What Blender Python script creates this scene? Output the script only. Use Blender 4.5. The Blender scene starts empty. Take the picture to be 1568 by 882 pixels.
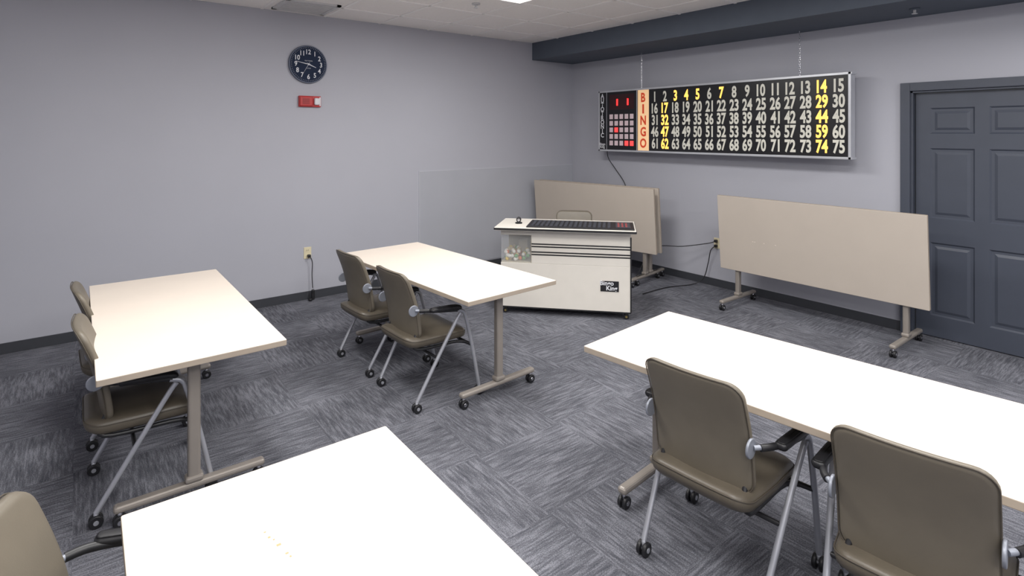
import bpy, bmesh, math, random
from mathutils import Vector, Matrix
random.seed(4)
S = bpy.context.scene
S.view_settings.view_transform = 'Standard'
COL = S.collection

# ---------------------------------------------------------------- materials
def lin(c):
    c = c / 255.0
    return c / 12.92 if c <= .04045 else ((c + .055) / 1.055) ** 2.4
def L3(rgb): return tuple(lin(c) for c in rgb) + (1,)
def mat(name, rgb, rough=.6, metal=0, var=.05, nscale=8, bump=0, bscale=200, emit=None, es=0, spec=.5, alpha=None):
    m = bpy.data.materials.new(name); m.use_nodes = True
    nt = m.node_tree; b = nt.nodes['Principled BSDF']
    b.inputs['Roughness'].default_value = rough
    b.inputs['Metallic'].default_value = metal
    b.inputs['Specular IOR Level'].default_value = spec
    tc = nt.nodes.new('ShaderNodeTexCoord')
    n = nt.nodes.new('ShaderNodeTexNoise'); n.inputs['Scale'].default_value = nscale; n.inputs['Detail'].default_value = 4
    nt.links.new(tc.outputs['Object'], n.inputs['Vector'])
    r = nt.nodes.new('ShaderNodeValToRGB')
    c = L3(rgb)
    r.color_ramp.elements[0].position = .3; r.color_ramp.elements[1].position = .7
    r.color_ramp.elements[0].color = tuple(x * (1 - var) for x in c[:3]) + (1,)
    r.color_ramp.elements[1].color = tuple(min(1, x * (1 + var)) for x in c[:3]) + (1,)
    nt.links.new(n.outputs['Fac'], r.inputs['Fac'])
    nt.links.new(r.outputs['Color'], b.inputs['Base Color'])
    if bump:
        n2 = nt.nodes.new('ShaderNodeTexNoise'); n2.inputs['Scale'].default_value = bscale
        nt.links.new(tc.outputs['Object'], n2.inputs['Vector'])
        bp = nt.nodes.new('ShaderNodeBump'); bp.inputs['Strength'].default_value = bump; bp.inputs['Distance'].default_value = .002
        nt.links.new(n2.outputs['Fac'], bp.inputs['Height']); nt.links.new(bp.outputs['Normal'], b.inputs['Normal'])
    if emit:
        b.inputs['Emission Color'].default_value = L3(emit); b.inputs['Emission Strength'].default_value = es
    if alpha is not None:
        b.inputs['Alpha'].default_value = alpha
    return m

M_wall = mat('wall_paint', (178, 179, 188), .75, var=.015, nscale=1.5, bump=.1, bscale=180, spec=.3)
M_panel = mat('panel_paint', (174, 176, 184), .35, var=.02, nscale=3, spec=.5)
M_mould = mat('panel_moulding', (192, 194, 201), .4)
M_soffit = mat('soffit_paint', (84, 92, 104), .7, var=.03)
M_door = mat('door_paint', (70, 75, 87), .45, var=.03)
M_base = mat('baseboard_vinyl', (58, 60, 66), .6)
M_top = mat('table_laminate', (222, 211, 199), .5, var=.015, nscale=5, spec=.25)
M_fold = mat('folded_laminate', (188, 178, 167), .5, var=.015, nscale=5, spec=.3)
M_edge = mat('table_edge_band', (172, 159, 144), .5)
M_under = mat('table_underside', (172, 163, 153), .6, var=.02, nscale=3)
M_leg = mat('table_leg_paint', (146, 139, 132), .4, metal=.2)
M_chair = mat('chair_vinyl', (108, 101, 89), .45, var=.04, nscale=12, bump=.1, bscale=300)
M_seat = mat('chair_seat_vinyl', (92, 85, 74), .4, var=.04, nscale=12, bump=.1, bscale=300)
M_seam = mat('chair_seam', (80, 73, 64), .6)
M_black = mat('black_plastic', (30, 30, 33), .45)
M_silver = mat('silver_tube', (178, 180, 187), .38, metal=.5)
M_brkt = mat('bracket_grey', (142, 146, 156), .45, metal=.35)
M_chrome = mat('chrome', (200, 200, 205), .2, metal=.95)
M_white = mat('white_laminate', (222, 217, 208), .4, var=.02)
M_almond = mat('almond_interior', (190, 180, 160), .6)
M_alu = mat('aluminium', (205, 207, 212), .35, metal=.5)
M_blackface = mat('board_face', (20, 20, 24), .35)
M_num = mat('number_unlit', (205, 203, 192), .5, emit=(205, 203, 192), es=.15)
M_lit = mat('number_lit', (240, 180, 80), .5, emit=(255, 194, 92), es=1.4)
M_red = mat('led_red', (255, 40, 40), .5, emit=(255, 30, 30), es=5)
M_redp = mat('alarm_red', (178, 32, 34), .35)
M_pink = mat('grid_cell', (205, 185, 190), .5, emit=(215, 190, 195), es=.12)
M_cellred = mat('grid_cell_lit', (255, 70, 70), .5, emit=(255, 60, 60), es=1.4)
M_cream = mat('bingo_strip', (236, 198, 156), .5, emit=(248, 205, 150), es=.4)
M_stripred = mat('bingo_letters', (195, 70, 40), .5, emit=(205, 65, 28), es=.3)
M_clock = mat('clock_face', (38, 47, 68), .8, spec=.2)
M_ring = mat('clock_ring', (96, 103, 120), .5, metal=.2)
M_wtxt = mat('white_print', (225, 226, 230), .6)
M_ivory = mat('ivory_plastic', (222, 212, 180), .4)
M_lens = mat('strobe_lens', (215, 215, 220), .15)
M_ceil = mat('ceiling_tile', (248, 244, 241), .9, var=.02, nscale=60, bump=.2, bscale=90, spec=.1)
M_grid = mat('ceiling_tbar', (252, 249, 247), .6, var=0)
M_vent = mat('vent_metal', (205, 205, 206), .5)
M_diff = mat('light_diffuser', (255, 255, 255), .6, emit=(255, 250, 240), es=3)
M_key = mat('console_keys', (62, 64, 72), .5)
M_redlogo = mat('console_red_keys', (160, 75, 75), .5)
M_brass = mat('caster_brass', (170, 150, 90), .35, metal=.7)
M_glass = mat('clear_acrylic', (235, 238, 240), .05, alpha=.14)
M_scuff = mat('scuff_mark', (176, 158, 118), .7)
M_chip = mat('pale_chip', (215, 205, 195), .7)
balls = [mat('ball_' + n, c, .3) for n, c in (('white', (230, 228, 220)), ('yellow', (225, 195, 70)), ('green', (100, 160, 90)), ('orange', (220, 120, 60)), ('tan', (200, 180, 140)))]

def carpet():
    m = bpy.data.materials.new('carpet_tile'); m.use_nodes = True
    nt = m.node_tree; N = nt.nodes; LK = nt.links; b = N['Principled BSDF']
    b.inputs['Roughness'].default_value = .95; b.inputs['Specular IOR Level'].default_value = .1
    tc = N.new('ShaderNodeTexCoord')
    def streak(sx, sy, scale):
        mp = N.new('ShaderNodeMapping'); mp.inputs['Scale'].default_value = (sx, sy, 1)
        LK.new(tc.outputs['Object'], mp.inputs['Vector'])
        n = N.new('ShaderNodeTexNoise'); n.inputs['Scale'].default_value = scale; n.inputs['Detail'].default_value = 6; n.inputs['Roughness'].default_value = .75
        LK.new(mp.outputs['Vector'], n.inputs['Vector']); return n
    a = streak(6, 66, 1.0); c = streak(66, 6, 1.0)
    ck = N.new('ShaderNodeTexChecker'); ck.inputs['Scale'].default_value = 1 / .56
    ck.inputs['Color1'].default_value = (1, 1, 1, 1); ck.inputs['Color2'].default_value = (0, 0, 0, 1)
    LK.new(tc.outputs['Object'], ck.inputs['Vector'])
    mx = N.new('ShaderNodeMix'); mx.data_type = 'FLOAT'
    LK.new(ck.outputs['Fac'], mx.inputs[0]); LK.new(a.outputs['Fac'], mx.inputs[2]); LK.new(c.outputs['Fac'], mx.inputs[3])
    fine = N.new('ShaderNodeTexNoise'); fine.inputs['Scale'].default_value = 190; fine.inputs['Detail'].default_value = 2
    LK.new(tc.outputs['Object'], fine.inputs['Vector'])
    ad = N.new('ShaderNodeMath'); ad.operation = 'MULTIPLY_ADD'; ad.inputs[1].default_value = .5
    LK.new(fine.outputs['Fac'], ad.inputs[0]); LK.new(mx.outputs[0], ad.inputs[2])
    big = N.new('ShaderNodeTexNoise'); big.inputs['Scale'].default_value = 3
    LK.new(tc.outputs['Object'], big.inputs['Vector'])
    ad2 = N.new('ShaderNodeMath'); ad2.operation = 'MULTIPLY_ADD'; ad2.inputs[1].default_value = .25
    LK.new(big.outputs['Fac'], ad2.inputs[0]); LK.new(ad.outputs[0], ad2.inputs[2])
    r = N.new('ShaderNodeValToRGB'); e = r.color_ramp.elements
    e[0].position = .64; e[0].color = L3((62, 64, 71)); e[1].position = 1.0; e[1].color = L3((128, 129, 137))
    x = e.new(.86); x.color = L3((95, 96, 103))
    LK.new(ad2.outputs[0], r.inputs['Fac']); LK.new(r.outputs['Color'], b.inputs['Base Color'])
    bp = N.new('ShaderNodeBump'); bp.inputs['Strength'].default_value = .4; bp.inputs['Distance'].default_value = .003
    LK.new(ad.outputs[0], bp.inputs['Height']); LK.new(bp.outputs['Normal'], b.inputs['Normal'])
    return m
M_carpet = carpet()

# ---------------------------------------------------------------- helpers
def empty(name, loc=(0, 0, 0), rz=0):
    e = bpy.data.objects.new(name, None); COL.objects.link(e)
    e.location = loc; e.rotation_euler = (0, 0, math.radians(rz)); e.empty_display_size = .1
    return e
def add(name, me, mats, parent=None, smooth=False):
    if not isinstance(mats, (list, tuple)): mats = [mats]
    for m in mats: me.materials.append(m)
    if smooth:
        for p in me.polygons: p.use_smooth = True
    o = bpy.data.objects.new(name, me); COL.objects.link(o)
    if parent: o.parent = parent
    return o
def box(name, size, loc, m, parent=None, bevel=0, rot=None, seg=2):
    bm = bmesh.new(); bmesh.ops.create_cube(bm, size=1)
    bmesh.ops.scale(bm, vec=size, verts=bm.verts)
    if bevel: bmesh.ops.bevel(bm, geom=bm.edges[:], offset=bevel, segments=seg, profile=.5, affect='EDGES')
    if rot: bmesh.ops.rotate(bm, matrix=Matrix.Rotation(rot[1], 3, rot[0]), verts=bm.verts, cent=(0, 0, 0))
    bmesh.ops.translate(bm, vec=loc, verts=bm.verts)
    me = bpy.data.meshes.new(name); bm.to_mesh(me); bm.free()
    return add(name, me, m, parent)
def boxes(name, lst, m, parent=None, bevel=0):
    bm = bmesh.new()
    for size, loc in lst:
        r = bmesh.ops.create_cube(bm, size=1); vs = r['verts']
        bmesh.ops.scale(bm, vec=size, verts=vs)
        bmesh.ops.translate(bm, vec=loc, verts=vs)
    if bevel: bmesh.ops.bevel(bm, geom=bm.edges[:], offset=bevel, segments=2, profile=.5, affect='EDGES')
    me = bpy.data.meshes.new(name); bm.to_mesh(me); bm.free()
    return add(name, me, m, parent)
def cyl(name, r, d, loc, axis, m, parent=None, seg=28, r2=None, bev=0):
    bm = bmesh.new(); bmesh.ops.create_cone(bm, cap_ends=True, segments=seg, radius1=r, radius2=r if r2 is None else r2, depth=d)
    if bev:
        ed = [e for e in bm.edges if len(e.link_faces) == 2 and any(len(f.verts) > 4 for f in e.link_faces)]
        bmesh.ops.bevel(bm, geom=ed, offset=bev, segments=2, profile=.5, affect='EDGES')
    if axis == 'X': bmesh.ops.rotate(bm, matrix=Matrix.Rotation(math.pi / 2, 3, 'Y'), verts=bm.verts, cent=(0, 0, 0))
    if axis == 'Y': bmesh.ops.rotate(bm, matrix=Matrix.Rotation(math.pi / 2, 3, 'X'), verts=bm.verts, cent=(0, 0, 0))
    bmesh.ops.translate(bm, vec=loc, verts=bm.verts)
    for f in bm.faces: f.smooth = len(f.verts) == 4
    me = bpy.data.meshes.new(name); bm.to_mesh(me); bm.free()
    return add(name, me, m, parent)
def sm(pts, n=6):
    P = [Vector(p) for p in pts]; out = []
    for i in range(len(P) - 1):
        p0 = P[max(i - 1, 0)]; p1 = P[i]; p2 = P[i + 1]; p3 = P[min(i + 2, len(P) - 1)]
        for k in range(n):
            t = k / n
            out.append(.5 * ((2 * p1) + (-p0 + p2) * t + (2 * p0 - 5 * p1 + 4 * p2 - p3) * t * t + (-p0 + 3 * p1 - 3 * p2 + p3) * t ** 3))
    out.append(P[-1]); return out
def tube(name, pts, r, m, parent=None, smooth=True, cyclic=False, flat=None):
    P = sm(pts) if smooth else [Vector(p) for p in pts]
    cu = bpy.data.curves.new(name, 'CURVE'); cu.dimensions = '3D'
    s = cu.splines.new('POLY'); s.points.add(len(P) - 1)
    for i, p in enumerate(P): s.points[i].co = (*p, 1)
    s.use_cyclic_u = cyclic
    cu.bevel_depth = r; cu.bevel_resolution = 4; cu.use_fill_caps = True
    o = bpy.data.objects.new(name + '_c', cu); COL.objects.link(o)
    me = bpy.data.meshes.new_from_object(o.evaluated_get(bpy.context.evaluated_depsgraph_get()))
    bpy.data.objects.remove(o); me.name = name
    return add(name, me, m, parent, smooth=True)
def rr(w, h, r, nc=6, ns=8):
    """rounded rectangle outline"""
    pts = []; r = max(r, 1e-4); a = w / 2 - r; b = h / 2 - r
    cs = [(a, b, 0), (-a, b, 90), (-a, -b, 180), (a, -b, 270)]
    for k, (cx, cy, a0) in enumerate(cs):
        for i in range(nc + 1):
            t = math.radians(a0 + 90 * i / nc); pts.append((cx + r * math.cos(t), cy + r * math.sin(t)))
        nx, ny, na = cs[(k + 1) % 4]
        p = pts[-1]; q = (nx + r * math.cos(math.radians(na)), ny + r * math.sin(math.radians(na)))
        for i in range(1, ns): pts.append((p[0] + (q[0] - p[0]) * i / ns, p[1] + (q[1] - p[1]) * i / ns))
    return pts
def pad(name, w, h, t, r, m, parent, deform, edge=.012, crown=.004):
    D = min(w, h) / 2
    half = [(D * .93, t / 2 + crown), (D * .75, t / 2 + crown * .9), (D * .5, t / 2 + crown * .7), (D * .25, t / 2 + crown * .3), (edge * 1.6, t / 2), (edge * .8, t / 2 * .92), (edge * .25, t / 2 * .6), (0, 0)]
    prof = half + [(d, -n) for d, n in reversed(half[:-1])]
    bm = bmesh.new(); rings = []
    for d, n in prof:
        k = 1 - d / D
        rings.append([bm.verts.new(deform(a, b, n)) for a, b in rr(w - 2 * d, h - 2 * d, min(max(r - d, r * k * .9), D - d - 1e-4))])
    N = len(rings[0])
    for i in range(len(rings) - 1):
        for j in range(N):
            bm.faces.new((rings[i][j], rings[i][(j + 1) % N], rings[i + 1][(j + 1) % N], rings[i + 1][j]))
    bm.faces.new(rings[0]); bm.faces.new(rings[-1])
    bmesh.ops.recalc_face_normals(bm, faces=bm.faces)
    me = bpy.data.meshes.new(name); bm.to_mesh(me); bm.free()
    return add(name, me, m, parent, smooth=True)
def text_into(bm, s, size, M, sx=1, bold=0, mi=0):
    cu = bpy.data.curves.new('t', 'FONT'); cu.body = s; cu.size = size; cu.align_x = 'CENTER'; cu.align_y = 'CENTER'
    cu.offset = bold; cu.resolution_u = 3
    o = bpy.data.objects.new('t', cu); COL.objects.link(o)
    me = bpy.data.meshes.new_from_object(o.evaluated_get(bpy.context.evaluated_depsgraph_get()))
    bpy.data.objects.remove(o)
    ys = [v.co.y for v in me.vertices]; xs = [v.co.x for v in me.vertices]
    cy = (min(ys) + max(ys)) / 2; cx = (min(xs) + max(xs)) / 2
    me.transform(Matrix.Translation((-cx, -cy, 0))); me.transform(Matrix.Diagonal((sx, 1, 1, 1))); me.transform(M)
    n0 = len(bm.faces); bm.from_mesh(me); bm.faces.ensure_lookup_table()
    for f in bm.faces[n0:]: f.material_index = mi
    bpy.data.meshes.remove(me)
def RW(x, y, z):   # text on something facing -X
    return Matrix(((0, 0, -1, x), (-1, 0, 0, y), (0, 1, 0, z), (0, 0, 0, 1)))
def BW(x, y, z):   # text facing -Y
    return Matrix(((1, 0, 0, x), (0, 0, -1, y), (0, 1, 0, z), (0, 0, 0, 1)))
def fin(name, bm, mats, parent):
    me = bpy.data.meshes.new(name); bm.to_mesh(me); bm.free(); return add(name, me, mats, parent)
def clone(src, name, loc, rz):
    e = empty(name, loc, rz)
    for c in src.children:
        k = c.copy(); COL.objects.link(k); k.parent = e
    return e

# ---------------------------------------------------------------- room
CH = 2.905; X0, Y0 = -7.6, -8.2
DY0, DY1, DH = -4.10, -5.05, 2.06      # door opening
box('floor', (-X0 + .2, -Y0 + .2, .1), (X0 / 2, Y0 / 2, -.05), M_carpet)
box('ceiling', (-X0 + .2, -Y0 + .2, .1), (X0 / 2, Y0 / 2, CH + .05), M_ceil)
box('wall_back', (-X0 + .2, .1, CH), (X0 / 2, .05, CH / 2), M_wall)
box('wall_left', (.1, -Y0, CH), (X0 - .05, Y0 / 2, CH / 2), M_wall)
box('wall_front', (-X0 + .2, .1, CH), (X0 / 2, Y0 - .05, CH / 2), M_wall)
boxes('wall_right', [((.12, -DY0, CH), (.06, DY0 / 2, CH / 2)), ((.12, DY1 - Y0, CH), (.06, (DY1 + Y0) / 2, CH / 2)),
                     ((.12, DY0 - DY1, CH - DH), (.06, (DY0 + DY1) / 2, (CH + DH) / 2))], M_wall)
box('ceiling_soffit', (.75, -Y0, CH - 2.675), (-.375, Y0 / 2, (CH + 2.675) / 2), M_soffit)
bh = .083
box('baseboard_back', (-X0, .008, bh), (X0 / 2, -.004, bh / 2), M_base, bevel=.002)
box('baseboard_left', (.008, -Y0, bh), (X0 + .004, Y0 / 2, bh / 2), M_base)
box('baseboard_front', (-X0, .008, bh), (X0 / 2, Y0 + .004, bh / 2), M_base)
boxes('baseboard_right', [((.008, -DY0 - .06, bh), (-.004, (DY0 + .06) / 2, bh / 2)), ((.008, DY1 - .06 - Y0, bh), (-.004, (DY1 - .06 + Y0) / 2, bh / 2))], M_base)

# wall protection panel
pp = empty('wall_protection_panel', (-1.235, 0, .67))
box('sheet', (2.44, .006, 1.15), (0, -.004, 0), M_panel, pp, bevel=.001)
boxes('edge_moulding', [((2.45, .008, .007), (0, -.005, .578)), ((.007, .008, 1.15), (-1.222, -.005, 0))], M_mould, pp)

# ceiling grid
g = []
xs = [-2.34 + .61 * k for k in range(-9, 4)]; ys = [-1.73 + .61 * k for k in range(-11, 3)]
for x in xs:
    if X0 < x < -.76: g.append(((.024, -Y0, .006), (x, Y0 / 2, CH - .003)))
for y in ys:
    if Y0 < y < 0: g.append(((-X0 - .75, .024, .006), ((X0 - .75) / 2, y, CH - .003)))
boxes('trim_ceiling_grid', g, M_grid)

# troffers
def troffer(x, y, first=[None]):
    e = empty('ceiling_light', (x, y, CH - .008))
    boxes('frame', [((.58, .03, .02), (0, .59, 0)), ((.58, .03, .02), (0, -.59, 0)), ((.03, 1.2, .02), (.285, 0, 0)), ((.03, 1.2, .02), (-.285, 0, 0))], M_grid, e)
    box('diffuser', (.54, 1.15, .01), (0, 0, 0), M_diff, e)
    l = bpy.data.lights.new('lamp', 'AREA'); l.shape = 'RECTANGLE'; l.size = .54; l.size_y = 1.15; l.energy = PW; l.color = (1, .985, .965)
    o = bpy.data.objects.new('lamp', l); COL.objects.link(o); o.parent = e; o.location = (0, 0, -.014)
PW = 49
for x, y in ((-2.64, -2.34), (-5.08, -2.95), (-2.64, -4.78), (-5.08, -5.4), (-1.42, -6.6), (-6.3, -7.2), (-3.86, -7.2)):
    troffer(x, y)
v = empty('ceiling_vent', (-3.86, -.36, CH - .008))
boxes('frame', [((.5, .04, .016), (0, .23, 0)), ((.5, .04, .016), (0, -.23, 0)), ((.04, .5, .016), (.23, 0, 0)), ((.04, .5, .016), (-.23, 0, 0))], M_vent, v)
boxes('louvres', [((.42, .018, .012), (0, -.2 + .04 * i, 0)) for i in range(11)], M_vent, v)
sp = empty('sprinkler_head', (-2.65, -1.46, CH))
cyl('escutcheon', .04, .012, (0, 0, -.006), 'Z', M_vent, sp); cyl('stem', .01, .04, (0, 0, -.02), 'Z', M_vent, sp); cyl('deflector', .02, .004, (0, 0, -.04), 'Z', M_vent, sp)
sp = empty('sprinkler_head', (-.38, -4.25, 2.675))
cyl('escutcheon', .035, .01, (0, 0, -.005), 'Z', M_soffit, sp); cyl('stem', .01, .04, (0, 0, -.02), 'Z', M_vent, sp); cyl('deflector', .02, .004, (0, 0, -.04), 'Z', M_vent, sp)

# door -----------------------------------------------------------------
d = empty('door_1', (0, (DY0 + DY1) / 2, 0))
W = DY0 - DY1
boxes('casing', [((.03, .07, DH + .06), (-.012, W / 2 + .025, (DH + .06) / 2)), ((.03, .07, DH + .06), (-.012, -W / 2 - .025, (DH + .06) / 2)),
                 ((.03, W - .02, .07), (-.012, 0, DH + .025))], M_door, d, bevel=.003)
boxes('jamb', [((.12, .03, DH), (.055, W / 2 - .012, DH / 2)), ((.12, .03, DH), (.055, -W / 2 + .012, DH / 2)), ((.12, W, .03), (.055, 0, DH - .012))], M_door, d, bevel=.002)
lw = W - .07; lh = DH - .04; lx = .045
box('leaf_core', (.03, lw, lh), (lx + .02, 0, lh / 2 + .008), M_door, d)
st = .10; mw = .09; pw = (lw - 2 * st - mw) / 2
rows = [(.18, .787), (.99, 1.57), (1.69, 1.905)]
rails = [(.008, .18), (.787, .99), (1.57, 1.69), (1.905, lh + .008)]
fr = [((.012, st, lh), (lx, lw / 2 - st / 2, lh / 2 + .008)), ((.012, st, lh), (lx, -lw / 2 + st / 2, lh / 2 + .008)), ((.012, mw, lh), (lx, 0, lh / 2 + .008))]
for a, b in rails:
    for s in (1, -1): fr.append(((.012, pw, b - a), (lx, s * (mw / 2 + pw / 2), (a + b) / 2)))
boxes('stiles_rails', fr, M_door, d)
bm = bmesh.new()
for a, b in rows:
    for s in (1, -1):
        cy = s * (mw / 2 + pw / 2); cz = (a + b) / 2
        lv = [(0, lx - .006), (.012, lx + .004), (.03, lx + .004), (.05, lx - .004)]
        rg = [[bm.verts.new((x, cy + i * (pw / 2 - o), cz + j * ((b - a) / 2 - o))) for i, j in ((1, 1), (-1, 1), (-1, -1), (1, -1))] for o, x in lv]
        for q in range(len(rg) - 1):
            for j in range(4): bm.faces.new((rg[q][j], rg[q][(j + 1) % 4], rg[q + 1][(j + 1) % 4], rg[q + 1][j]))
        bm.faces.new(rg[-1])
bmesh.ops.recalc_face_normals(bm, faces=bm.faces)
fin('raised_panels', bm, M_door, d)
cyl('knob_rose', .03, .01, (lx - .01, -lw / 2 + .07, .95), 'X', M_chrome, d); cyl('knob', .026, .05, (lx - .04, -lw / 2 + .07, .95), 'X', M_chrome, d, bev=.008)

# ---------------------------------------------------------------- casters
def caster(p, x, y, parent, r=.027, n=1, stem=M_silver):
    for s in (-1, 1): cyl('caster_wheel_%d%s' % (n, 'a' if s < 0 else 'b'), r, .016, (x, y + s * .013, r), 'Y', M_black, parent, seg=20, bev=.004)
    cyl('caster_axle_%d' % n, .01, .046, (x, y, r), 'Y', stem, parent, seg=12)
    cyl('caster_stem_%d' % n, .009, p - r, (x, y, (p + r) / 2), 'Z', stem, parent, seg=12)

# ---------------------------------------------------------------- tables
TL, TW, TH = 1.75, .735, .71
LI = .165
def table_legs(e, top=.67):
    k = 1
    for s in (1, -1):
        y = s * (TL / 2 - LI)
        box('column_%d' % (1 if s > 0 else 2), (.052, .042, top - .09), (0, y, (top + .09) / 2), M_leg, e, bevel=.012, seg=3)
        bm = bmesh.new(); bmesh.ops.create_cube(bm, size=1); bmesh.ops.scale(bm, vec=(.61, .048, .038), verts=bm.verts)
        for vv in bm.verts:
            if abs(vv.co.x) > .2 and vv.co.z > 0: vv.co.z -= .006
        bmesh.ops.bevel(bm, geom=bm.edges[:], offset=.014, segments=3, profile=.5, affect='EDGES')
        bmesh.ops.translate(bm, vec=(0, y, .085), verts=bm.verts); fin('foot_%d' % (1 if s > 0 else 2), bm, M_leg, e)
        box('collar_%d' % (1 if s > 0 else 2), (.075, .056, .03), (0, y, .112), M_leg, e, bevel=.01)
        for x in (-.28, .28):
            caster(.075, x, y, e, n=k, stem=M_chrome); k += 1
    tube('cross_rail', [(0, -(TL / 2 - LI), top - .03), (0, TL / 2 - LI, top - .03)], .02, M_leg, e, smooth=False)
def table_top(e, M=Matrix.Identity(4), mt=M_top):
    bm = bmesh.new(); bmesh.ops.create_cube(bm, size=1); bmesh.ops.scale(bm, vec=(TW, TL, .028), verts=bm.verts)
    ve = [x for x in bm.edges if abs(x.verts[0].co.z - x.verts[1].co.z) > .01]
    bmesh.ops.bevel(bm, geom=ve, offset=.006, segments=3, profile=.5, affect='EDGES')
    he = [x for x in bm.edges if len(x.link_faces) == 2 and any(abs(f.normal.z) > .9 for f in x.link_faces) and not all(abs(f.normal.z) > .9 for f in x.link_faces)]
    bmesh.ops.bevel(bm, geom=he, offset=.003, segments=2, profile=.5, affect='EDGES')
    bm.normal_update()
    for f in bm.faces: f.material_index = 0 if f.normal.z > .5 else (2 if f.normal.z < -.9 else 1)
    bmesh.ops.translate(bm, vec=(0, 0, -.014), verts=bm.verts)
    bmesh.ops.transform(bm, matrix=M, verts=bm.verts)
    fin('table_top', bm, [mt, M_edge, M_under], e)
    for s in (1, -1):
        o = box('top_bracket_%d' % (1 if s > 0 else 2), (.46, .04, .022), (0, s * (TL / 2 - LI), -.039), M_leg, e, bevel=.004)
        o.data.transform(M)
t1 = empty('training_table', (-5.158, -2.138, 0), 0)
table_legs(t1); table_top(t1, Matrix.Translation((0, 0, TH)))
clone(t1, 'training_table', (-3.466, -2.156, 0), 3.4)
t3 = clone(t1, 'training_table', (-5.134, -4.905, 0), -.5)
boxes('scuff_marks', [((.010, .007, .0008), (-.07, .52, TH + .0003)), ((.006, .006, .0008), (-.082, .56, TH + .0003)), ((.005, .004, .0008), (-.086, .585, TH + .0003)), ((.007, .005, .0008), (-.062, .48, TH + .0003)), ((.004, .004, .0008), (-.075, .545, TH + .0003)), ((.004, .005, .0008), (-.058, .465, TH + .0003))], M_scuff, t3)
clone(t1, 'training_table', (-3.276, -4.775, 0), 5.5)
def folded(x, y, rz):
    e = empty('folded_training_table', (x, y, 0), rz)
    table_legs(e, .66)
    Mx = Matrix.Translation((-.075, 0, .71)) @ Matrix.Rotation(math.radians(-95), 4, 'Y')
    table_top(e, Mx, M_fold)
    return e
f2 = folded(-.43, -3.50, 0)
boxes('edge_chips', [((.002, .012, .006), (-.0715, y, .66)) for y in (.52, .50, .41, .30)], M_chip, f2)
folded(-.61, -1.0, 8.5)
folded(-.50, -.98, 8.5)

# ---------------------------------------------------------------- chairs
ch = empty('nesting_chair', (-5.32, -2.55, 0), 0)
def bdef(a, b, n):
    z = .624 + b; tt = (z - .42) / .40
    x = -.165 - .10 * tt + .02 * math.sin(tt * math.pi) + .5 * a * a
    return (x + n, a, z)
pad('backrest', .39, .425, .034, .055, M_chair, ch, bdef)
tube('backrest_seam', [bdef(a * .992, b * .992, -.014) for a, b in rr(.39, .425, .055)], .0022, M_seam, ch, smooth=False, cyclic=True)
def sdef(a, b, n):
    k = max(0, b - .12) ** 2 * 1.4; q = max(0, -.14 - b) ** 2 * 3
    return (b - .02, a * (1 - .08 * max(0, -b) / .23), .395 + n - k + q + .1 * a * a)
pad('seat', .43, .45, .07, .07, M_seat, ch, sdef, edge=.028, crown=.008)
tube('seat_seam', [sdef(a * .995, b * .995, .012) for a, b in rr(.43, .45, .07)], .0022, M_seam, ch, smooth=False, cyclic=True)
k = 1
for s in (1, -1):
    nm = 'left' if s > 0 else 'right'
    tube('rear_leg_' + nm, [(-.2, s * .235, .06), (-.06, s * .25, .30), (.06, s * .268, .505), (.095, s * .272, .555)], .0115, M_silver, ch)
    tube('front_leg_' + nm, [(.07, s * .270, .575), (.115, s * .273, .56), (.14, s * .274, .50), (.19, s * .273, .30), (.24, s * .27, .06)], .0115, M_silver, ch)
    tube('arm_rail_' + nm, [(-.175, s * .222, .608), (-.13, s * .245, .606), (-.05, s * .262, .595), (.08, s * .27, .578)], .012, M_black, ch)
    pad('arm_pad_' + nm, .045, .23, .024, .018, M_black, ch, (lambda s: lambda a, b, n: (b - .01, a + s * .266, .604 + n - .06 * b - max(0, b - .05) ** 2 * 2.5))(s), edge=.008, crown=.002)
    cyl('arm_bracket_' + nm, .034, .010, (-.202, s * .2, .608), 'Y', M_brkt, ch, bev=.003)
    tube('arm_strap_' + nm, [(-.19, s * .205, .608), (-.165, s * .226, .609), (-.12, s * .247, .606)], .009, M_brkt, ch)
    tube('seat_rail_' + nm, [(-.16, s * .16, .45), (-.17, s * .18, .36), (.12, s * .19, .345), (.18, s * .268, .335)], .01, M_black, ch)
    for x, y, ss in ((-.2, .235, 0), (.24, .27, 0)):
        caster(.065, x, s * y, ch, n=k, stem=M_silver); k += 1
tube('rear_cross_tube', [(-.06, -.25, .30), (-.06, .25, .30)], .009, M_black, ch, smooth=False)
tube('front_cross_tube', [(.18, -.27, .335), (.18, .27, .335)], .009, M_black, ch, smooth=False)
for x, y, rz in ((-5.33, -1.80, 2), (-3.79, -1.86, 3), (-3.765, -2.51, 2), (-3.56, -4.55, 5), (-3.51, -5.20, 8), (-5.51, -4.215, -18), (-1.44, -1.50, 223)):
    clone(ch, 'nesting_chair', (x, y, 0), rz)

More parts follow.
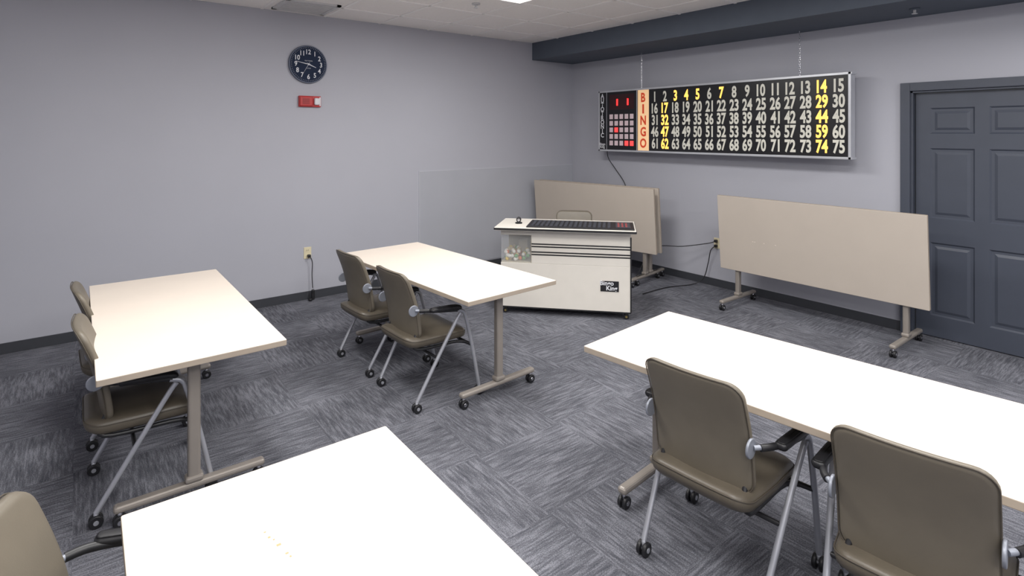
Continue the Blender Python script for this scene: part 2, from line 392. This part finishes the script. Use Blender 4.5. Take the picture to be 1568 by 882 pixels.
# ---------------------------------------------------------------- console
c = empty('bingo_console', (-1.89, -1.875, 0), -48)
bw = 1.2; y0, y1 = -.19, .24; yc = (y0 + y1) / 2; dp = y1 - y0
nx = -bw / 2 + .29      # nook right edge
boxes('cabinet_body', [((bw, dp, .42), (0, yc, .27)), ((bw / 2 - nx, dp, .31), ((bw / 2 + nx) / 2, yc, .635)),
                       ((.29, .02, .31), (-bw / 2 + .145, y1 - .01, .635)), ((.29, dp, .05), (-bw / 2 + .145, yc, .765))], M_white, c, bevel=.003)
box('nook_lining', (.285, .01, .27), (-bw / 2 + .145, y1 - .03, .61), M_almond, c)
box('nook_side_lining', (.006, dp - .04, .26), (nx - .004, yc, .61), M_almond, c)
box('nook_floor', (.28, dp - .04, .006), (-bw / 2 + .142, yc, .484), M_almond, c)
boxes('acrylic_window', [((.28, .004, .255), (-bw / 2 + .145, y0 + .004, .61)), ((.004, dp - .03, .255), (-bw / 2 + .004, yc, .61))], M_glass, c)
bm = bmesh.new()
for i in range(80):
    n0 = len(bm.faces)
    r = bmesh.ops.create_icosphere(bm, subdivisions=2, radius=.019)
    lvl = i // 30
    bmesh.ops.translate(bm, vec=(-bw / 2 + .03 + random.random() * .22, y0 + .03 + random.random() * .3, .506 + lvl * .03), verts=r['verts'])
    bm.faces.ensure_lookup_table(); mi = random.choice((0, 0, 0, 1, 2, 3, 4, 4))
    for f in bm.faces[n0:]: f.material_index = mi; f.smooth = True
fin('bingo_balls', bm, balls, c)
boxes('blower_housing', [((.09, .1, .16), (-bw / 2 + .17, .12, .57))], M_almond, c, bevel=.01)
box('top_slab', (1.29, .56, .03), (0, -.0, .808), M_white, c, bevel=.004)
boxes('top_edging', [((1.294, .006, .018), (0, -.281, .808)), ((.006, .564, .018), (-.646, 0, .808)), ((.006, .564, .018), (.646, 0, .808)), ((1.294, .006, .018), (0, .281, .808))], M_black, c)
boxes('stripes', [((bw / 2 - nx - .004, .004, .011), ((bw / 2 + nx) / 2, y0 - .001, z)) for z in (.662, .638, .588, .564)], M_black, c)
boxes('corner_trim', [((.012, .012, .68), (bw / 2, y0, .41)), ((bw, .006, .012), (0, y0 - .001, .066)), ((bw, .008, .012), (0, y0 - .001, .785))], M_black, c)
box('label_plate', (.165, .003, .095), (.41, y0 - .002, .30), M_black, c)
bm = bmesh.new(); text_into(bm, 'Bingo', .056, BW(.385, y0 - .005, .323), bold=.0012); text_into(bm, 'King', .056, BW(.43, y0 - .005, .278), bold=.0012)
fin('label_print', bm, M_wtxt, c)
box('keyboard_deck', (.98, .40, .012), (.14, -.05, .829), M_black, c, bevel=.003)
boxes('keys', [((.026, .028, .006), (-.30 + .044 * i, -.19 + .055 * j, .838)) for i in range(17) for j in range(6)], M_key, c)
box('control_panel', (.13, .3, .004), (.53, -.05, .838), M_key, c)
boxes('control_keys', [((.018, .016, .006), (.49 + .035 * i, -.16 + .06 * j, .842)) for i in range(3) for j in range(4)], M_redlogo, c)
for i, (x, y) in enumerate(((-.56, y0 + .04), (.56, y0 + .04), (-.56, y1 - .04), (.56, y1 - .04))):
    caster(.065, x, y, c, r=.024, n=i + 1, stem=M_brass)
cam_e = empty('document_camera', (-2.22, -1.56, .823), -40)
cyl('base', .034, .012, (0, 0, .006), 'Z', M_black, cam_e, bev=.003); cyl('neck', .009, .04, (0, 0, .02), 'Z', M_black, cam_e)
cyl('head', .024, .055, (0, 0, .038), 'Y', M_black, cam_e, bev=.006); cyl('lens', .013, .006, (0, -.03, .038), 'Y', M_chrome, cam_e)

# ---------------------------------------------------------------- bingo board
bx = -.22; bt = .10; BY0, BY1, BZ0, BZ1 = -.72, -3.73, 1.462, 2.235
B = empty('bingo_flashboard', (0, 0, 0))
cyb = (BY0 + BY1) / 2; czb = (BZ0 + BZ1) / 2; LB = BY0 - BY1; HB = BZ1 - BZ0
box('case', (bt - .01, LB - .01, HB - .01), (bx + bt / 2 + .005, cyb, czb), M_alu, B, bevel=.003)
boxes('frame', [((.022, LB, .022), (bx + .005, cyb, BZ1 - .011)), ((.022, LB, .022), (bx + .005, cyb, BZ0 + .011)), ((.022, .022, HB), (bx + .005, BY0 - .011, czb)), ((.022, .022, HB), (bx + .005, BY1 + .011, czb)),
                ((bt + .006, .008, .02), (bx + bt / 2, BY1 - .003, BZ1 - .01)), ((bt + .006, .008, .02), (bx + bt / 2, BY1 - .003, BZ0 + .01))], M_alu, B, bevel=.002)
box('face', (.01, LB - .04, HB - .04), (bx, cyb, czb), M_blackface, B)
fx = bx - .0055
box('bingo_strip', (.003, .165, HB - .045), (fx, -1.45, czb), M_cream, B)
box('divider', (.003, .01, HB - .045), (fx, -1.352, czb), M_alu, B)
rz_ = [BZ1 - .045 - .137 * (i + .5) for i in range(5)]
bm = bmesh.new()
for i, chh in enumerate('BINGO'): text_into(bm, chh, .15, RW(fx - .003, -1.45, rz_[i]), sx=.8 if chh != 'I' else 1.1, bold=.005)
fin('bingo_letters', bm, M_stripred, B)
lit = {3, 4, 5, 7, 14, 17, 29, 32, 44, 47, 59, 62, 74}
b1 = bmesh.new(); b2 = bmesh.new()
for n in range(1, 76):
    r_, c_ = (n - 1) // 15, (n - 1) % 15
    y = -1.548 - .1438 * (c_ + .5)
    text_into(b2 if n in lit else b1, str(n), .16, RW(fx - .003, y, rz_[r_]), sx=.66, bold=.0055)
fin('numbers_unlit', b1, M_num, B); fin('numbers_lit', b2, M_lit, B)
bm = bmesh.new()
for i, chh in enumerate('AUTOTRONIC'): text_into(bm, chh, .078, RW(fx - .003, -.79, BZ1 - .065 - .056 * i), bold=.002)
text_into(bm, 'Bingo', .045, RW(fx - .003, -.79, BZ0 + .085), bold=.001); text_into(bm, 'King', .045, RW(fx - .003, -.79, BZ0 + .05), bold=.001)
fin('maker_print', bm, M_wtxt, B)
box('panel_divider', (.003, .006, HB - .045), (fx, -.862, czb), M_alu, B)
boxes('score_digits', [((.003, .022, .08), (fx - .002, y, BZ1 - .155)) for y in (-1.04, -1.21)], M_red, B)
boxes('score_window', [((.002, .40, .19), (fx + .0002, -1.11, BZ1 - .15))], mat('led_window', (50, 12, 16), .3), B)
cells = []; red = []
for i in range(5):
    for j in range(5):
        t = ((.003, .056, .060), (fx - .001, -.94 - .083 * i, BZ1 - .335 - .083 * j))
        (red if (i, j) in ((1, 2), (3, 4), (4, 4)) else cells).append(t)
boxes('pattern_cells', cells, M_pink, B); boxes('pattern_cells_lit', red, M_cellred, B)
for i, y in enumerate((-1.37, -3.26)):
    bm = bmesh.new(); z = BZ1; k = 0
    while z < 2.672:
        ring = rr(.012, .026, .0058, nc=3, ns=2); vs = []
        M = Matrix.Translation((bx + .06, y, z + .012)) @ Matrix.Rotation(math.pi / 2 * (k % 2), 4, 'Z')
        P = [M @ Vector((a, 0, b)) for a, b in ring]; C = M @ Vector((0, 0, 0)); nn = (M.to_3x3() @ Vector((0, 1, 0)))
        rg = []
        for p in P:
            o = (p - C).normalized(); rg.append([bm.verts.new(p + o * .0018 * math.cos(q) + nn * .0018 * math.sin(q)) for q in (0, 1.57, 3.14, 4.71)])
        for q in range(len(rg)):
            for w_ in range(4): bm.faces.new((rg[q][w_], rg[q][(w_ + 1) % 4], rg[(q + 1) % len(rg)][(w_ + 1) % 4], rg[(q + 1) % len(rg)][w_]))
        z += .021; k += 1
    fin('hanging_chain_%d' % (i + 1), bm, M_chrome, B)
tube('power_cord', [(-.15, -.80, BZ0 + .01), (-.10, -.78, 1.36), (-.03, -.84, 1.22), (-.02, -.98, 1.05), (-.02, -1.02, .9)], .005, M_black, B)

# ---------------------------------------------------------------- clock
k = empty('wall_clock', (-3.733, -.0, 2.393))
cyl('rim', .193, .03, (0, -.015, 0), 'Y', M_ring, k, seg=64, bev=.008)
cyl('dial', .180, .006, (0, -.031, 0), 'Y', M_clock, k, seg=64)
bm = bmesh.new()
for h in range(1, 13):
    a = math.radians(30 * h); text_into(bm, str(h), .068, BW(.126 * math.sin(a), -.036, .126 * math.cos(a)), sx=.85, bold=.0012)
for mth in range(60):
    a = math.radians(6 * mth)
    r = bmesh.ops.create_cube(bm, size=1); bmesh.ops.scale(bm, vec=(.0022, .002, .006), verts=r['verts'])
    bmesh.ops.transform(bm, matrix=Matrix.Translation((.168 * math.sin(a), -.035, .168 * math.cos(a))) @ Matrix.Rotation(a, 4, 'Y'), verts=r['verts'])
text_into(bm, 'OLD TOWN', .014, BW(0, -.036, .035)); text_into(bm, 'CLOCKS', .012, BW(0, -.036, -.04))
fin('numerals', bm, M_wtxt, k)
def hand(nm, deg, l, w):
    a = math.radians(deg); bm = bmesh.new(); r = bmesh.ops.create_cube(bm, size=1)
    for vv in r['verts']:
        t = vv.co.z + .5; vv.co = Vector((vv.co.x * w * (1 - .7 * t), vv.co.y * .002, -.02 + t * (l + .02)))
    bmesh.ops.transform(bm, matrix=Matrix.Translation((0, -.039, 0)) @ Matrix.Rotation(a, 4, 'Y'), verts=bm.verts); fin(nm, bm, M_wtxt, k)
hand('hour_hand', 112, .08, .013); hand('minute_hand', 281, .125, .010); hand('second_hand', 210, .12, .003)
cyl('hub', .009, .008, (0, -.04, 0), 'Y', M_wtxt, k)

# alarm
a = empty('fire_alarm_strobe', (-3.715, 0, 2.017))
box('backplate', (.222, .03, .112), (0, -.015, 0), M_redp, a, bevel=.006)
box('horn_housing', (.125, .02, .095), (-.042, -.035, 0), M_redp, a, bevel=.006)
boxes('horn_slots', [((.07, .002, .004), (-.045, -.046, -.025 + .01 * i)) for i in range(6)], mat('dark_red', (110, 16, 20), .5), a)
box('strobe_lens', (.05, .035, .07), (.062, -.045, 0), M_lens, a, bevel=.01)
box('strobe_label', (.012, .002, .09), (.1, -.031, 0), M_wtxt, a)

# outlets
def outlet(name, M):
    e = empty(name); e.matrix_world = M
    box('plate', (.075, .006, .118), (0, -.003, 0), M_ivory, e, bevel=.0025)
    for z in (.028, -.028):
        cyl('receptacle_%d' % (z > 0), .018, .004, (0, -.007, z), 'Y', M_ivory, e)
        boxes('slots_%d' % (z > 0), [((.003, .002, .01), (-.007, -.0095, z)), ((.003, .002, .01), (.007, -.0095, z))], M_black, e)
    return e
outlet('wall_outlet', Matrix.Translation((-3.733, 0, .474)))
outlet('wall_outlet', Matrix.Translation((0, -2.29, .478)) @ Matrix.Rotation(-math.pi / 2, 4, 'Z'))
pc = empty('power_cord', (-3.73, 0, 0))
box('plug', (.03, .035, .03), (.005, -.028, .445), M_black, pc, bevel=.006)
tube('cable', [(.01, -.045, .44), (.03, -.05, .38), (.03, -.04, .25), (.035, -.045, .12)], .004, M_black, pc)
box('adapter', (.03, .03, .10), (.035, -.055, .055), M_black, pc, bevel=.008)
box('loose_plug', (.03, .05, .025), (.0, -.075, .014), M_black, pc, bevel=.006)
pc = empty('power_cord', (0, -2.29, 0))
boxes('plug', [((.035, .03, .03), (-.028, 0, .505)), ((.035, .03, .03), (-.028, 0, .45))], M_black, pc, bevel=.006)
tube('console_cable', [(-.045, 0, .505), (-.09, .05, .48), (-.2, .3, .42), (-.35, .6, .37), (-.6, .62, .10), (-.9, .55, .012), (-1.2, .4, .008)], .005, M_black, pc)
tube('floor_cable', [(-.045, 0, .45), (-.08, .03, .40), (-.05, .08, .25), (-.08, .12, .08), (-.18, .2, .01), (-.5, .3, .008), (-.9, .3, .008)], .005, M_black, pc)

# ---------------------------------------------------------------- world + camera
w = bpy.data.worlds.new('world'); w.use_nodes = True; S.world = w
w.node_tree.nodes['Background'].inputs[0].default_value = (.5, .5, .5, 1); w.node_tree.nodes['Background'].inputs[1].default_value = .3
cd = bpy.data.cameras.new('camera'); cam = bpy.data.objects.new('camera', cd); COL.objects.link(cam)
cam.location = (-5.58, -5.79, 1.7); cam.rotation_euler = (math.radians(90), 0, math.radians(-37.77))
cd.sensor_width = 36; cd.lens = 857 / 1568 * 36; cd.shift_y = -238 / 1568; cd.clip_start = .05
S.camera = cam
